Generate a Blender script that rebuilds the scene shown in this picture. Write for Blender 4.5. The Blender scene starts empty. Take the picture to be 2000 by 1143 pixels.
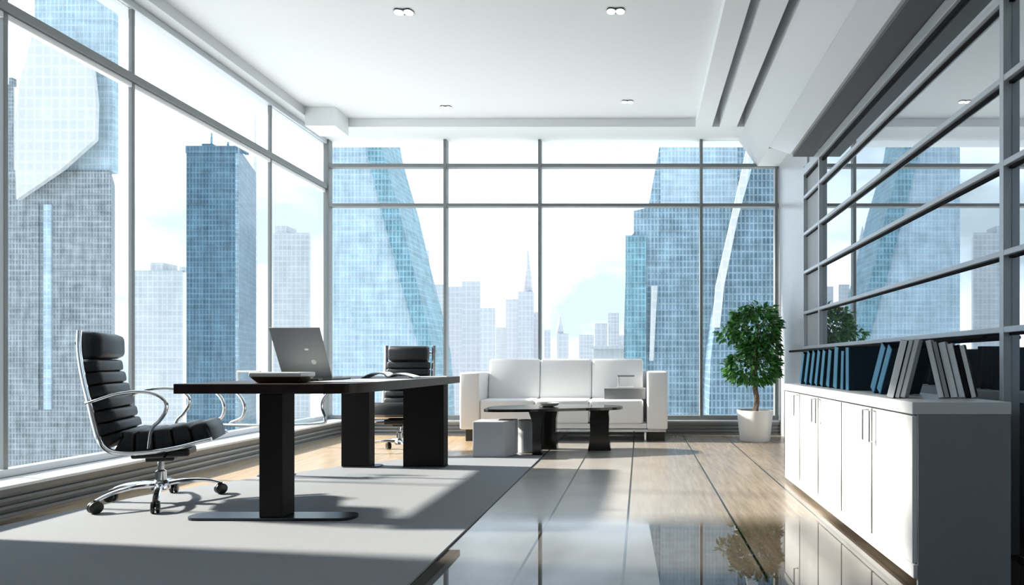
import bpy, bmesh, math, random
from mathutils import Vector, Matrix
random.seed(7)
C = bpy.context.scene.collection
PI = math.pi
F = 1223.0          # focal length in pixels of the 2000-wide frame
CX, CY, CH = 1250.0, 708.0, 0.9

# ------------------------------------------------------------------ materials
def newmat(name):
    m = bpy.data.materials.new(name); m.use_nodes = True
    nt = m.node_tree
    for n in list(nt.nodes): nt.nodes.remove(n)
    out = nt.nodes.new('ShaderNodeOutputMaterial')
    return m, nt, out

def principled(name, col, rough=0.5, metal=0.0, spec=0.5, coat=0.0, noise=0.0, nscale=20, bump=0.0, bscale=60, ior=None, stretch=None):
    m, nt, out = newmat(name)
    b = nt.nodes.new('ShaderNodeBsdfPrincipled')
    nt.links.new(b.outputs[0], out.inputs[0])
    b.inputs['Base Color'].default_value = (*col, 1)
    b.inputs['Roughness'].default_value = rough
    b.inputs['Metallic'].default_value = metal
    b.inputs['Specular IOR Level'].default_value = spec
    b.inputs['Coat Weight'].default_value = coat
    if ior: b.inputs['IOR'].default_value = ior
    if noise or bump:
        tc = nt.nodes.new('ShaderNodeTexCoord')
        src = tc.outputs['Object']
        if stretch:
            mp = nt.nodes.new('ShaderNodeMapping'); mp.inputs['Scale'].default_value = stretch
            nt.links.new(src, mp.inputs[0]); src = mp.outputs[0]
    if noise:
        n = nt.nodes.new('ShaderNodeTexNoise'); n.inputs['Scale'].default_value = nscale
        n.inputs['Detail'].default_value = 5
        nt.links.new(src, n.inputs['Vector'])
        r = nt.nodes.new('ShaderNodeMapRange')
        r.inputs['From Min'].default_value = 0.3; r.inputs['From Max'].default_value = 0.7
        r.inputs['To Min'].default_value = 1 - noise; r.inputs['To Max'].default_value = 1 + noise
        nt.links.new(n.outputs['Fac'], r.inputs['Value'])
        mx = nt.nodes.new('ShaderNodeVectorMath'); mx.operation = 'SCALE'
        mx.inputs[0].default_value = col
        nt.links.new(r.outputs[0], mx.inputs['Scale'])
        nt.links.new(mx.outputs[0], b.inputs['Base Color'])
    if bump:
        n2 = nt.nodes.new('ShaderNodeTexNoise'); n2.inputs['Scale'].default_value = bscale
        nt.links.new(src, n2.inputs['Vector'])
        bp = nt.nodes.new('ShaderNodeBump'); bp.inputs['Strength'].default_value = bump
        bp.inputs['Distance'].default_value = 0.004
        nt.links.new(n2.outputs['Fac'], bp.inputs['Height'])
        nt.links.new(bp.outputs[0], b.inputs['Normal'])
    return m

def emission(name, col, s):
    m, nt, out = newmat(name)
    e = nt.nodes.new('ShaderNodeEmission'); e.inputs[0].default_value = (*col, 1); e.inputs[1].default_value = s
    nt.links.new(e.outputs[0], out.inputs[0]); return m

def clear_glass(name, tint=(0.97, 0.99, 0.99), refl=1.0):
    m, nt, out = newmat(name)
    t = nt.nodes.new('ShaderNodeBsdfTransparent'); t.inputs[0].default_value = (*tint, 1)
    g = nt.nodes.new('ShaderNodeBsdfGlossy'); g.inputs['Roughness'].default_value = 0.0
    f = nt.nodes.new('ShaderNodeLayerWeight'); f.inputs['Blend'].default_value = 0.5
    pw = nt.nodes.new('ShaderNodeMath'); pw.operation = 'POWER'; pw.inputs[1].default_value = 5.0
    mul = nt.nodes.new('ShaderNodeMath'); mul.operation = 'MULTIPLY_ADD'; mul.inputs[1].default_value = 0.30 * refl; mul.inputs[2].default_value = 0.012
    mx = nt.nodes.new('ShaderNodeMixShader')
    nt.links.new(f.outputs['Facing'], pw.inputs[0])
    nt.links.new(pw.outputs[0], mul.inputs[0]); nt.links.new(mul.outputs[0], mx.inputs[0])
    nt.links.new(t.outputs[0], mx.inputs[1]); nt.links.new(g.outputs[0], mx.inputs[2])
    nt.links.new(mx.outputs[0], out.inputs[0]); return m

def mirror_glass(name):
    m, nt, out = newmat(name)
    d = nt.nodes.new('ShaderNodeBsdfDiffuse'); d.inputs[0].default_value = (0.10, 0.115, 0.13, 1)
    g = nt.nodes.new('ShaderNodeBsdfGlossy'); g.inputs['Roughness'].default_value = 0.012
    g.inputs[0].default_value = (0.74, 0.78, 0.82, 1)
    mx = nt.nodes.new('ShaderNodeMixShader'); mx.inputs[0].default_value = 0.80
    nt.links.new(d.outputs[0], mx.inputs[1]); nt.links.new(g.outputs[0], mx.inputs[2])
    nt.links.new(mx.outputs[0], out.inputs[0]); return m

def facade(name, glass, frame, dark, cw=2.6, ch=3.6, rough=0.35, vary=0.5, patch=0.5, frame_amt=0.05, mott=0.36):
    """glazed tower facade: grid of windows with random panes, floor bands and large irregular patches of paler cladding"""
    m, nt, out = newmat(name)
    L = nt.links.new; N = nt.nodes.new
    b = N('ShaderNodeBsdfPrincipled'); L(b.outputs[0], out.inputs[0])
    b.inputs['Roughness'].default_value = rough; b.inputs['Specular IOR Level'].default_value = 0.25
    tc = N('ShaderNodeTexCoord'); sp = N('ShaderNodeSeparateXYZ'); L(tc.outputs['Object'], sp.inputs[0])
    ad = N('ShaderNodeMath'); L(sp.outputs[0], ad.inputs[0]); L(sp.outputs[1], ad.inputs[1])
    cb = N('ShaderNodeCombineXYZ'); L(ad.outputs[0], cb.inputs[0]); L(sp.outputs[2], cb.inputs[1])
    br = N('ShaderNodeTexBrick'); br.offset = 0.0; br.squash = 1.0
    L(cb.outputs[0], br.inputs['Vector'])
    br.inputs['Color1'].default_value = (*glass, 1); br.inputs['Color2'].default_value = (*dark, 1)
    br.inputs['Mortar'].default_value = (*frame, 1)
    br.inputs['Scale'].default_value = 1.0
    br.inputs['Mortar Size'].default_value = ch * frame_amt * 2.2
    br.inputs['Mortar Smooth'].default_value = 0.2
    br.inputs['Bias'].default_value = -0.15
    br.inputs['Brick Width'].default_value = cw; br.inputs['Row Height'].default_value = ch
    # wide paler storeys
    br2 = N('ShaderNodeTexBrick'); br2.offset = 0.35
    L(cb.outputs[0], br2.inputs['Vector'])
    br2.inputs['Color1'].default_value = (0, 0, 0, 1); br2.inputs['Color2'].default_value = (0.55, 0.55, 0.55, 1)
    br2.inputs['Mortar'].default_value = (1, 1, 1, 1); br2.inputs['Scale'].default_value = 1.0
    br2.inputs['Mortar Size'].default_value = ch * 0.20; br2.inputs['Mortar Smooth'].default_value = 0.6
    br2.inputs['Brick Width'].default_value = cw * 7.0; br2.inputs['Row Height'].default_value = ch * 6.0
    ns = N('ShaderNodeTexNoise'); ns.inputs['Scale'].default_value = 1.0 / (ch * 9); ns.inputs['Detail'].default_value = 6
    ns.inputs['Roughness'].default_value = 0.65
    L(tc.outputs['Object'], ns.inputs['Vector'])
    mr = N('ShaderNodeMapRange'); mr.inputs['From Min'].default_value = 0.38; mr.inputs['From Max'].default_value = 0.68
    L(ns.outputs['Fac'], mr.inputs['Value'])
    mu = N('ShaderNodeMath'); mu.operation = 'MULTIPLY'; L(mr.outputs[0], mu.inputs[0]); mu.inputs[1].default_value = patch
    m1 = N('ShaderNodeMath'); m1.operation = 'MULTIPLY'; L(br2.outputs['Color'], m1.inputs[0]); m1.inputs[1].default_value = vary
    mxm = N('ShaderNodeMath'); mxm.operation = 'MAXIMUM'; L(mu.outputs[0], mxm.inputs[0]); L(m1.outputs[0], mxm.inputs[1])
    mix = N('ShaderNodeMix'); mix.data_type = 'RGBA'
    L(mxm.outputs[0], mix.inputs['Factor']); L(br.outputs['Color'], mix.inputs['A']); mix.inputs['B'].default_value = (*frame, 1)
    mp2 = N('ShaderNodeMapping'); mp2.inputs['Scale'].default_value = (1 / (cw * 1.7), 1 / (cw * 1.7), 1 / (ch * 5.0)); L(tc.outputs['Object'], mp2.inputs[0])
    n3 = N('ShaderNodeTexNoise'); n3.inputs['Scale'].default_value = 1.0; n3.inputs['Detail'].default_value = 3; L(mp2.outputs[0], n3.inputs['Vector'])
    mp3 = N('ShaderNodeMapping'); mp3.inputs['Scale'].default_value = (1 / (cw * 9), 1 / (cw * 9), 1 / (ch * 0.9)); L(tc.outputs['Object'], mp3.inputs[0])
    n4 = N('ShaderNodeTexNoise'); n4.inputs['Scale'].default_value = 1.0; n4.inputs['Detail'].default_value = 3; L(mp3.outputs[0], n4.inputs['Vector'])
    sm = N('ShaderNodeMath'); L(n3.outputs['Fac'], sm.inputs[0]); L(n4.outputs['Fac'], sm.inputs[1])
    m4 = N('ShaderNodeMapRange'); m4.inputs['From Min'].default_value = 0.7; m4.inputs['From Max'].default_value = 1.3
    m4.inputs['To Min'].default_value = 1 - mott; m4.inputs['To Max'].default_value = 1 + mott; L(sm.outputs[0], m4.inputs['Value'])
    vs = N('ShaderNodeVectorMath'); vs.operation = 'SCALE'; L(mix.outputs['Result'], vs.inputs[0]); L(m4.outputs[0], vs.inputs['Scale'])
    L(vs.outputs[0], b.inputs['Base Color'])
    return m

M = {}
M['white_paint'] = principled('white_paint', (0.80, 0.81, 0.82), 0.6, spec=0.2)
M['ceiling_paint'] = principled('ceiling_paint', (0.77, 0.80, 0.83), 0.7, spec=0.1)
M['wall_grey'] = principled('wall_grey', (0.56, 0.58, 0.61), 0.35, spec=0.5)
M['soffit_shaded'] = principled('shaded_soffit', (0.11, 0.115, 0.125), 0.6)
M['column_grey'] = principled('column_grey', (0.40, 0.42, 0.45), 0.3)
M['wall_dark'] = principled('wall_dark', (0.16, 0.17, 0.18), 0.5)
M['frame_metal'] = principled('frame_metal', (0.20, 0.215, 0.22), 0.4, 0.2)
M['frame_light'] = principled('frame_light', (0.50, 0.54, 0.58), 0.35, 0.3)
M['sill_white'] = principled('sill_white', (0.78, 0.79, 0.80), 0.3)
M['rib_grey'] = principled('rib_grey', (0.24, 0.245, 0.245), 0.35, 0.4)
M['glass'] = clear_glass('window_glass')
M['mirror'] = mirror_glass('reflective_glass')
M['frosted'] = principled('frosted_glass', (0.30, 0.32, 0.34), 0.45)
M['chrome'] = principled('chrome', (0.82, 0.83, 0.85), 0.10, 1.0)
M['steel'] = principled('brushed_steel', (0.50, 0.51, 0.52), 0.25, 1.0)
M['leather'] = principled('black_leather', (0.016, 0.017, 0.020), 0.42, spec=0.4, bump=0.12, bscale=180)
M['black_plastic'] = principled('black_plastic', (0.012, 0.013, 0.014), 0.35)
M['desk_wood'] = principled('dark_desk_wood', (0.016, 0.008, 0.007), 0.36, spec=0.2, noise=0.5, nscale=9, stretch=(1, 12, 12))
M['desk_leg'] = principled('black_desk_leg', (0.009, 0.008, 0.008), 0.6, spec=0.15)
M['gun_metal'] = principled('dark_steel_plate', (0.035, 0.04, 0.05), 0.25, 0.7)
M['laptop_grey'] = principled('laptop_grey', (0.24, 0.26, 0.28), 0.45, 0.0)
M['laptop_dark'] = principled('laptop_dark', (0.02, 0.02, 0.022), 0.25)
M['paper'] = principled('paper', (0.85, 0.86, 0.86), 0.6)
M['tray_grey'] = principled('tray_grey', (0.55, 0.57, 0.58), 0.35)
M['tray_wood'] = principled('tray_dark_wood', (0.035, 0.018, 0.014), 0.3)
M['navy'] = principled('dark_blue_cover', (0.03, 0.07, 0.11), 0.3)
M['sofa_white'] = principled('white_leather', (0.84, 0.84, 0.85), 0.45, bump=0.08, bscale=90)
M['sofa_dark'] = principled('dark_underside', (0.03, 0.03, 0.03), 0.5)
M['grey_felt'] = principled('grey_upholstery', (0.20, 0.205, 0.215), 0.7, bump=0.1)
M['pouf_grey'] = principled('light_grey_upholstery', (0.34, 0.36, 0.39), 0.6, bump=0.08, bscale=150)
M['table_black'] = principled('black_lacquer', (0.012, 0.012, 0.012), 0.15)
M['bowl'] = principled('grey_dish', (0.35, 0.36, 0.36), 0.25)
M['pot'] = principled('white_pot', (0.78, 0.77, 0.76), 0.35)
M['soil'] = principled('soil', (0.05, 0.035, 0.025), 0.9, noise=0.4, nscale=60)
M['bark'] = principled('bark', (0.16, 0.12, 0.09), 0.8, noise=0.5, nscale=40, bump=0.4)
M['cab_white'] = principled('cabinet_white', (0.72, 0.74, 0.76), 0.3)
M['cab_end_shade'] = principled('cabinet_end_shade', (0.25, 0.27, 0.29), 0.4)  # shade on the white cabinet's near end, put into the base colour
M['cab_dark'] = principled('cabinet_shadow_gap', (0.03, 0.03, 0.032), 0.5)
M['binder_blue'] = principled('binder_blue', (0.055, 0.26, 0.42), 0.5)
M['binder_navy'] = principled('binder_navy', (0.012, 0.028, 0.042), 0.75, spec=0.15)
M['binder_white'] = principled('binder_white', (0.82, 0.84, 0.86), 0.5)
M['binder_grey'] = principled('binder_grey', (0.34, 0.36, 0.375), 0.6)
M['binder_black'] = principled('binder_black', (0.012, 0.012, 0.014), 0.75, spec=0.15)
M['lamp_glow'] = emission('lamp_glow', (1.0, 0.97, 0.92), 9.0)
M['screen'] = principled('dark_screen', (0.01, 0.01, 0.012), 0.1)
M['acrylic'] = clear_glass('clear_acrylic', (0.93, 0.96, 0.97), 1.0)

def leaf_material():
    m, nt, out = newmat('leaves')
    L = nt.links.new; N = nt.nodes.new
    b = N('ShaderNodeBsdfPrincipled'); b.inputs['Roughness'].default_value = 0.32
    geo = N('ShaderNodeNewGeometry')
    cr = N('ShaderNodeValToRGB')
    cr.color_ramp.elements[0].color = (0.018, 0.085, 0.022, 1); cr.color_ramp.elements[1].color = (0.15, 0.40, 0.08, 1)
    e = cr.color_ramp.elements.new(0.55); e.color = (0.055, 0.22, 0.05, 1)
    L(geo.outputs['Random Per Island'], cr.inputs[0]); L(cr.outputs[0], b.inputs['Base Color'])
    tr = N('ShaderNodeBsdfTranslucent'); tr.inputs[0].default_value = (0.06, 0.2, 0.03, 1)
    mx = N('ShaderNodeMixShader'); mx.inputs[0].default_value = 0.15
    L(b.outputs[0], mx.inputs[1]); L(tr.outputs[0], mx.inputs[2]); L(mx.outputs[0], out.inputs[0])
    return m
M['leaf'] = leaf_material()

def rug_material():
    m, nt, out = newmat('grey_blue_rug')
    L = nt.links.new; N = nt.nodes.new
    b = N('ShaderNodeBsdfPrincipled'); b.inputs['Roughness'].default_value = 0.85; b.inputs['Specular IOR Level'].default_value = 0.15
    tc = N('ShaderNodeTexCoord')
    mp = N('ShaderNodeMapping'); mp.inputs['Rotation'].default_value = (0, 0, 0.5); L(tc.outputs['Object'], mp.inputs[0])
    w = N('ShaderNodeTexWave'); w.inputs['Scale'].default_value = 28; w.inputs['Distortion'].default_value = 0.4
    L(mp.outputs[0], w.inputs['Vector'])
    n = N('ShaderNodeTexNoise'); n.inputs['Scale'].default_value = 160; L(tc.outputs['Object'], n.inputs['Vector'])
    mxv = N('ShaderNodeMath'); L(w.outputs['Fac'], mxv.inputs[0]); L(n.outputs['Fac'], mxv.inputs[1])
    cr = N('ShaderNodeValToRGB')
    cr.color_ramp.elements[0].position = 0.2; cr.color_ramp.elements[0].color = (0.185, 0.200, 0.226, 1)
    cr.color_ramp.elements[1].position = 1.0; cr.color_ramp.elements[1].color = (0.245, 0.256, 0.276, 1)
    mh = N('ShaderNodeMath'); mh.operation = 'MULTIPLY'; mh.inputs[1].default_value = 0.6; L(mxv.outputs[0], mh.inputs[0])
    L(mh.outputs[0], cr.inputs[0]); L(cr.outputs[0], b.inputs['Base Color'])
    bp = N('ShaderNodeBump'); bp.inputs['Strength'].default_value = 0.3; bp.inputs['Distance'].default_value = 0.003
    L(mh.outputs[0], bp.inputs['Height']); L(bp.outputs[0], b.inputs['Normal'])
    L(b.outputs[0], out.inputs[0]); return m
M['rug'] = rug_material()

SEAMS = (-0.93, -0.52, -0.07, 0.53, 1.03)
def floor_material():
    """polished floor: wood planks under the windows and on the right, stone-grey slabs between, long dark seams"""
    m, nt, out = newmat('polished_floor')
    L = nt.links.new; N = nt.nodes.new
    b = N('ShaderNodeBsdfPrincipled'); b.inputs['Roughness'].default_value = 0.05
    b.inputs['IOR'].default_value = 1.5
    tc = N('ShaderNodeTexCoord'); sp = N('ShaderNodeSeparateXYZ'); L(tc.outputs['Object'], sp.inputs[0])
    mp = N('ShaderNodeMapping'); mp.inputs['Scale'].default_value = (16, 1.1, 1); L(tc.outputs['Object'], mp.inputs[0])
    gr = N('ShaderNodeTexNoise'); gr.inputs['Scale'].default_value = 2.0; gr.inputs['Detail'].default_value = 8; gr.inputs['Roughness'].default_value = 0.65
    L(mp.outputs[0], gr.inputs['Vector'])
    wood = N('ShaderNodeValToRGB')
    wood.color_ramp.elements[0].position = 0.3; wood.color_ramp.elements[0].color = (0.135, 0.108, 0.085, 1)
    wood.color_ramp.elements[1].position = 0.72; wood.color_ramp.elements[1].color = (0.26, 0.215, 0.168, 1)
    L(gr.outputs['Fac'], wood.inputs[0])
    st = N('ShaderNodeTexNoise'); st.inputs['Scale'].default_value = 3.0; st.inputs['Detail'].default_value = 6; L(tc.outputs['Object'], st.inputs['Vector'])
    stone = N('ShaderNodeValToRGB')
    stone.color_ramp.elements[0].position = 0.3; stone.color_ramp.elements[0].color = (0.25, 0.24, 0.23, 1)
    stone.color_ramp.elements[1].position = 0.7; stone.color_ramp.elements[1].color = (0.31, 0.295, 0.275, 1)
    L(st.outputs['Fac'], stone.inputs[0])
    # wood to the right of the seam near x = 0 and to the left of the rug
    def step(x, op):
        n = N('ShaderNodeMath'); n.operation = op; L(sp.outputs[0], n.inputs[0]); n.inputs[1].default_value = x; return n.outputs[0]
    right = N('ShaderNodeMapRange'); right.inputs['From Min'].default_value = -0.07; right.inputs['From Max'].default_value = 0.53
    right.inputs['To Min'].default_value = 0.25
    L(sp.outputs[0], right.inputs['Value'])
    rr = N('ShaderNodeMath'); rr.operation = 'MULTIPLY'; L(right.outputs[0], rr.inputs[0]); L(step(-0.07, 'GREATER_THAN'), rr.inputs[1])
    fac = N('ShaderNodeMath'); fac.operation = 'MAXIMUM'; L(rr.outputs[0], fac.inputs[0]); L(step(-1.5, 'LESS_THAN'), fac.inputs[1])
    mix = N('ShaderNodeMix'); mix.data_type = 'RGBA'; L(fac.outputs[0], mix.inputs['Factor'])
    L(stone.outputs[0], mix.inputs['A']); L(wood.outputs[0], mix.inputs['B'])
    lw = N('ShaderNodeMix'); lw.data_type = 'RGBA'; lw.blend_type = 'MIX'
    pale = N('ShaderNodeValToRGB')
    pale.color_ramp.elements[0].position = 0.3; pale.color_ramp.elements[0].color = (0.27, 0.19, 0.12, 1)
    pale.color_ramp.elements[1].position = 0.72; pale.color_ramp.elements[1].color = (0.45, 0.34, 0.22, 1)
    L(gr.outputs['Fac'], pale.inputs[0])
    L(step(-1.5, 'LESS_THAN'), lw.inputs['Factor']); L(mix.outputs['Result'], lw.inputs['A']); L(pale.outputs[0], lw.inputs['B'])
    cur = lw.outputs['Result']
    for s in SEAMS:
        su = N('ShaderNodeMath'); su.operation = 'SUBTRACT'; L(sp.outputs[0], su.inputs[0]); su.inputs[1].default_value = s
        ab = N('ShaderNodeMath'); ab.operation = 'ABSOLUTE'; L(su.outputs[0], ab.inputs[0])
        lt = N('ShaderNodeMath'); lt.operation = 'LESS_THAN'; L(ab.outputs[0], lt.inputs[0]); lt.inputs[1].default_value = 0.0065
        mm = N('ShaderNodeMix'); mm.data_type = 'RGBA'; L(lt.outputs[0], mm.inputs['Factor']); L(cur, mm.inputs['A'])
        mm.inputs['B'].default_value = (0.012, 0.012, 0.014, 1); cur = mm.outputs['Result']
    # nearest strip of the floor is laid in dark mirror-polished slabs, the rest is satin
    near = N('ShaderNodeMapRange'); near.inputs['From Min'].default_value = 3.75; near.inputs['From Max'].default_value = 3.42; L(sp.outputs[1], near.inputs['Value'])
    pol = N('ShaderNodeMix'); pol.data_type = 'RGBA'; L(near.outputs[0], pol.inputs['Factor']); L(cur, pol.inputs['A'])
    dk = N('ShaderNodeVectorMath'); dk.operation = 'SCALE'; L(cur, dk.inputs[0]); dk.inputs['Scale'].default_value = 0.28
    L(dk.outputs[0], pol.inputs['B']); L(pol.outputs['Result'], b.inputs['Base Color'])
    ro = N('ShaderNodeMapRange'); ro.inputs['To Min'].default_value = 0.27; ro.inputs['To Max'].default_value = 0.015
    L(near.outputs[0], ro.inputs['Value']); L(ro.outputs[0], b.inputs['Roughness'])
    L(b.outputs[0], out.inputs[0]); return m
M['floor'] = floor_material()

# ------------------------------------------------------------------ mesh helpers
class MB:
    def __init__(s): s.bm = bmesh.new()
    def box(s, x0, x1, y0, y1, z0, z1, bevel=0.0, seg=2, mat=None):
        r = bmesh.ops.create_cube(s.bm, size=1.0)
        vs = r['verts']
        for v in vs:
            v.co = Vector(((x0 + x1) / 2 + v.co.x * (x1 - x0), (y0 + y1) / 2 + v.co.y * (y1 - y0), (z0 + z1) / 2 + v.co.z * (z1 - z0)))
        if bevel:
            es = list({e for v in vs for e in v.link_edges})
            r2 = bmesh.ops.bevel(s.bm, geom=es, offset=bevel, segments=seg, profile=0.5, affect='EDGES')
            vs = list({v for f in r2['faces'] for v in f.verts} | {v for v in vs if v.is_valid})
        if mat is not None:
            bmesh.ops.transform(s.bm, matrix=mat, verts=vs)
        return s
    def tube(s, pts, r, n=10, closed=False, flat=1.0):
        pts = [Vector(p) for p in pts]; k = len(pts)
        rs = r if isinstance(r, (list, tuple)) else [r] * k
        rings = []; up = Vector((0, 0, 1)); prev = None
        for i, p in enumerate(pts):
            a = pts[(i - 1) % k] if closed or i > 0 else p
            b = pts[(i + 1) % k] if closed or i < k - 1 else p
            t = (b - a).normalized()
            if prev is None:
                q = t.cross(up)
                if q.length < 1e-3: q = t.cross(Vector((1, 0, 0)))
                q.normalize()
            else:
                q = (prev - t * prev.dot(t)).normalized()
            prev = q; w = t.cross(q)
            rings.append([s.bm.verts.new(p + q * math.cos(2 * PI * j / n) * rs[i] + w * math.sin(2 * PI * j / n) * rs[i] * flat) for j in range(n)])
        m = k if closed else k - 1
        for i in range(m):
            A, B = rings[i], rings[(i + 1) % k]
            for j in range(n):
                f = s.bm.faces.new((A[j], A[(j + 1) % n], B[(j + 1) % n], B[j])); f.smooth = True
        if not closed:
            s.bm.faces.new(list(reversed(rings[0]))); s.bm.faces.new(rings[-1])
        return s
    def lathe(s, prof, n=32, c=(0, 0, 0)):
        rings = []
        for (r, z) in prof:
            rings.append([s.bm.verts.new((c[0] + r * math.cos(2 * PI * j / n), c[1] + r * math.sin(2 * PI * j / n), c[2] + z)) for j in range(n)])
        for i in range(len(prof) - 1):
            for j in range(n):
                f = s.bm.faces.new((rings[i][j], rings[i][(j + 1) % n], rings[i + 1][(j + 1) % n], rings[i + 1][j])); f.smooth = True
        s.bm.faces.new(list(reversed(rings[0]))); s.bm.faces.new(rings[-1])
        return s
    def prism(s, poly, z0, z1, axis='z'):
        """extrude a 2-D polygon; axis z: (x,y) from z0 to z1; x: (y,z) from x0 to x1; y: (x,z)"""
        def co(p, t):
            return {'z': (p[0], p[1], t), 'x': (t, p[0], p[1]), 'y': (p[0], t, p[1])}[axis]
        a = [s.bm.verts.new(co(p, z0)) for p in poly]; b = [s.bm.verts.new(co(p, z1)) for p in poly]
        n = len(poly)
        s.bm.faces.new(a); s.bm.faces.new(list(reversed(b)))
        for i in range(n):
            s.bm.faces.new((a[i], b[i], b[(i + 1) % n], a[(i + 1) % n]))
        return s
    def bevel_all(s, off, seg=2):
        bmesh.ops.bevel(s.bm, geom=list(s.bm.edges), offset=off, segments=seg, profile=0.5, affect='EDGES'); return s
    def move(s, mat):
        bmesh.ops.transform(s.bm, matrix=mat, verts=list(s.bm.verts)); return s
    def build(s, name, m, parent=None, smooth=False, loc=None):
        bmesh.ops.recalc_face_normals(s.bm, faces=list(s.bm.faces))
        me = bpy.data.meshes.new(name); s.bm.to_mesh(me); s.bm.free()
        if smooth:
            for p in me.polygons: p.use_smooth = True
            try: me.set_sharp_from_angle(angle=math.radians(40))
            except Exception: pass
        me.materials.append(M[m] if isinstance(m, str) else m)
        o = bpy.data.objects.new(name, me); C.objects.link(o)
        if parent is not None: o.parent = parent
        if loc is not None: o.location = loc
        return o

def tag(o, label, cat, group=None, kind=None):
    o['label'] = label; o['category'] = cat
    if group: o['group'] = group
    if kind: o['kind'] = kind
    return o
def thing(name, loc, label, cat, rz=0.0, group=None):
    o = bpy.data.objects.new(name, None); C.objects.link(o)
    o.empty_display_size = 0.1
    o.location = loc; o.rotation_euler = (0, 0, rz)
    return tag(o, label, cat, group)
def struct(o):
    o['kind'] = 'structure'; return o
def sroot(name, loc=(0, 0, 0)):
    o = bpy.data.objects.new(name, None); C.objects.link(o); o.location = loc
    return struct(o)
def copy_tree(o, parent=None):
    c = o.copy(); C.objects.link(c)
    if parent is not None: c.parent = parent
    for ch in list(o.children): copy_tree(ch, c)
    return c
def spline(pts, n=8, closed=False):
    """Catmull-Rom through the points"""
    P = [Vector(p) for p in pts]; out = []; k = len(P)
    for i in range(k if closed else k - 1):
        p0 = P[(i - 1) % k] if closed or i > 0 else P[i]
        p1, p2 = P[i], P[(i + 1) % k]
        p3 = P[(i + 2) % k] if closed or i + 2 < k else P[(i + 1) % k]
        for j in range(n):
            t = j / n
            out.append(0.5 * ((2 * p1) + (-p0 + p2) * t + (2 * p0 - 5 * p1 + 4 * p2 - p3) * t * t + (-p0 + 3 * p1 - 3 * p2 + p3) * t ** 3))
    if not closed: out.append(P[-1])
    return out

# ------------------------------------------------------------------ room shell
XL, XR, YB, YF = -3.95, 1.74, 7.90, -8.0
HC, HS = 3.80, 3.70          # ceiling, soffit underside
b = MB(); b.box(XL - 0.1, XR + 0.1, YF - 0.1, YB + 0.1, -0.15, 0.0); struct(b.build('floor', 'floor'))
b = MB(); b.box(XL - 0.3, 0.75, YF - 0.3, YB + 0.3, HC, HC + 0.2); struct(b.build('ceiling', 'ceiling_paint'))
b = MB(); b.box(0.751, XR + 0.3, YF - 0.3, YB + 0.3, 4.12, 4.3); struct(b.build('ceiling.001', 'ceiling_paint'))
# soffits
b = MB(); b.box(XL - 0.25, XR, 7.44, YB + 0.25, HS, HC - 0.001).box(0.751, XR, 7.44, YB + 0.25, HC - 0.001, 4.119); struct(b.build('trim_1', 'ceiling_paint'))
b = MB(); b.box(XL - 0.25, -3.80, YF, 7.439, HS, HC - 0.001); struct(b.build('trim_2', 'wall_grey'))
b = MB(); b.box(-3.80, -3.46, 7.10, 7.435, 3.585, HC - 0.001); struct(b.build('trim_3', 'ceiling_paint'))
# flat boards and slots on the right of the ceiling, then the sloped panel and the dropped bulkhead
b = MB(); b.box(0.66, 0.855, YF, 7.439, HS, HC - 0.001).box(0.751, 0.855, YF, 7.439, HC - 0.001, 4.119); struct(b.build('trim_4', 'ceiling_paint'))
b = MB(); b.box(0.945, 1.15, YF, 7.439, HS, 4.119); struct(b.build('trim_5', 'ceiling_paint'))
b = MB(); b.prism([(1.24, 4.119), (1.24, HS - 0.002), (1.475, 3.36), (1.475, 4.119)], YF, 7.89, 'y'); struct(b.build('trim_6', 'wall_grey'))
b = MB(); b.prism([(YF, 2.945), (6.15, 2.945), (7.2, 3.38), (7.2, 4.119), (YF, 4.119)], 1.476, XR + 0.2, 'x'); struct(b.build('trim_7', 'wall_grey'))
b = MB(); b.box(1.50, XR + 0.02, YF, 6.15, 2.92, 2.944); struct(b.build('trim_11', 'soffit_shaded'))  # thin board whose dark colour paints the shade under the bulkhead
b = MB(); b.box(1.476, XR, 7.201, 7.89, 3.36, 4.119); struct(b.build('trim_8', 'ceiling_paint'))
# walls
b = MB(); b.box(XR, XR + 0.2, 6.52, YB + 0.2, 0, HC); struct(b.build('wall_right', 'column_grey'))
b = MB(); b.box(XR + 0.021, XR + 0.2, YF, 6.519, 0, HC); struct(b.build('wall_right.001', 'wall_grey'))
b = MB(); b.box(XL - 0.2, XL + 0.12, -0.6, 3.21, 0, HS).box(XL - 0.2, XL + 0.12, YF, -5.0, 0, HS).box(XL - 0.2, XL + 0.12, -5.0, -0.6, 0, 0.9); struct(b.build('wall_left', 'wall_grey'))  # unseen pier, shaped so its edge cuts the sunlight into floor bands
w_fill = sroot('fill_window')  # added window behind the camera, unseen, lets in fill light
for y in (-4.97, -2.8, -0.63):
    b = MB(); b.box(XL - 0.03, XL + 0.03, y - 0.028, y + 0.028, 0.901, HS - 0.001); b.build('mullion', 'frame_metal', w_fill)
for (ya, yb) in ((-4.94, -2.83), (-2.77, -0.66)):
    b = MB(); b.box(XL - 0.006, XL + 0.006, ya, yb, 0.901, HS - 0.001); b.build('pane', 'glass', w_fill)
b = MB(); b.box(XL - 0.2, XR + 0.2, YF - 0.2, YF, 0, HC); struct(b.build('wall_front', 'wall_dark'))

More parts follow.
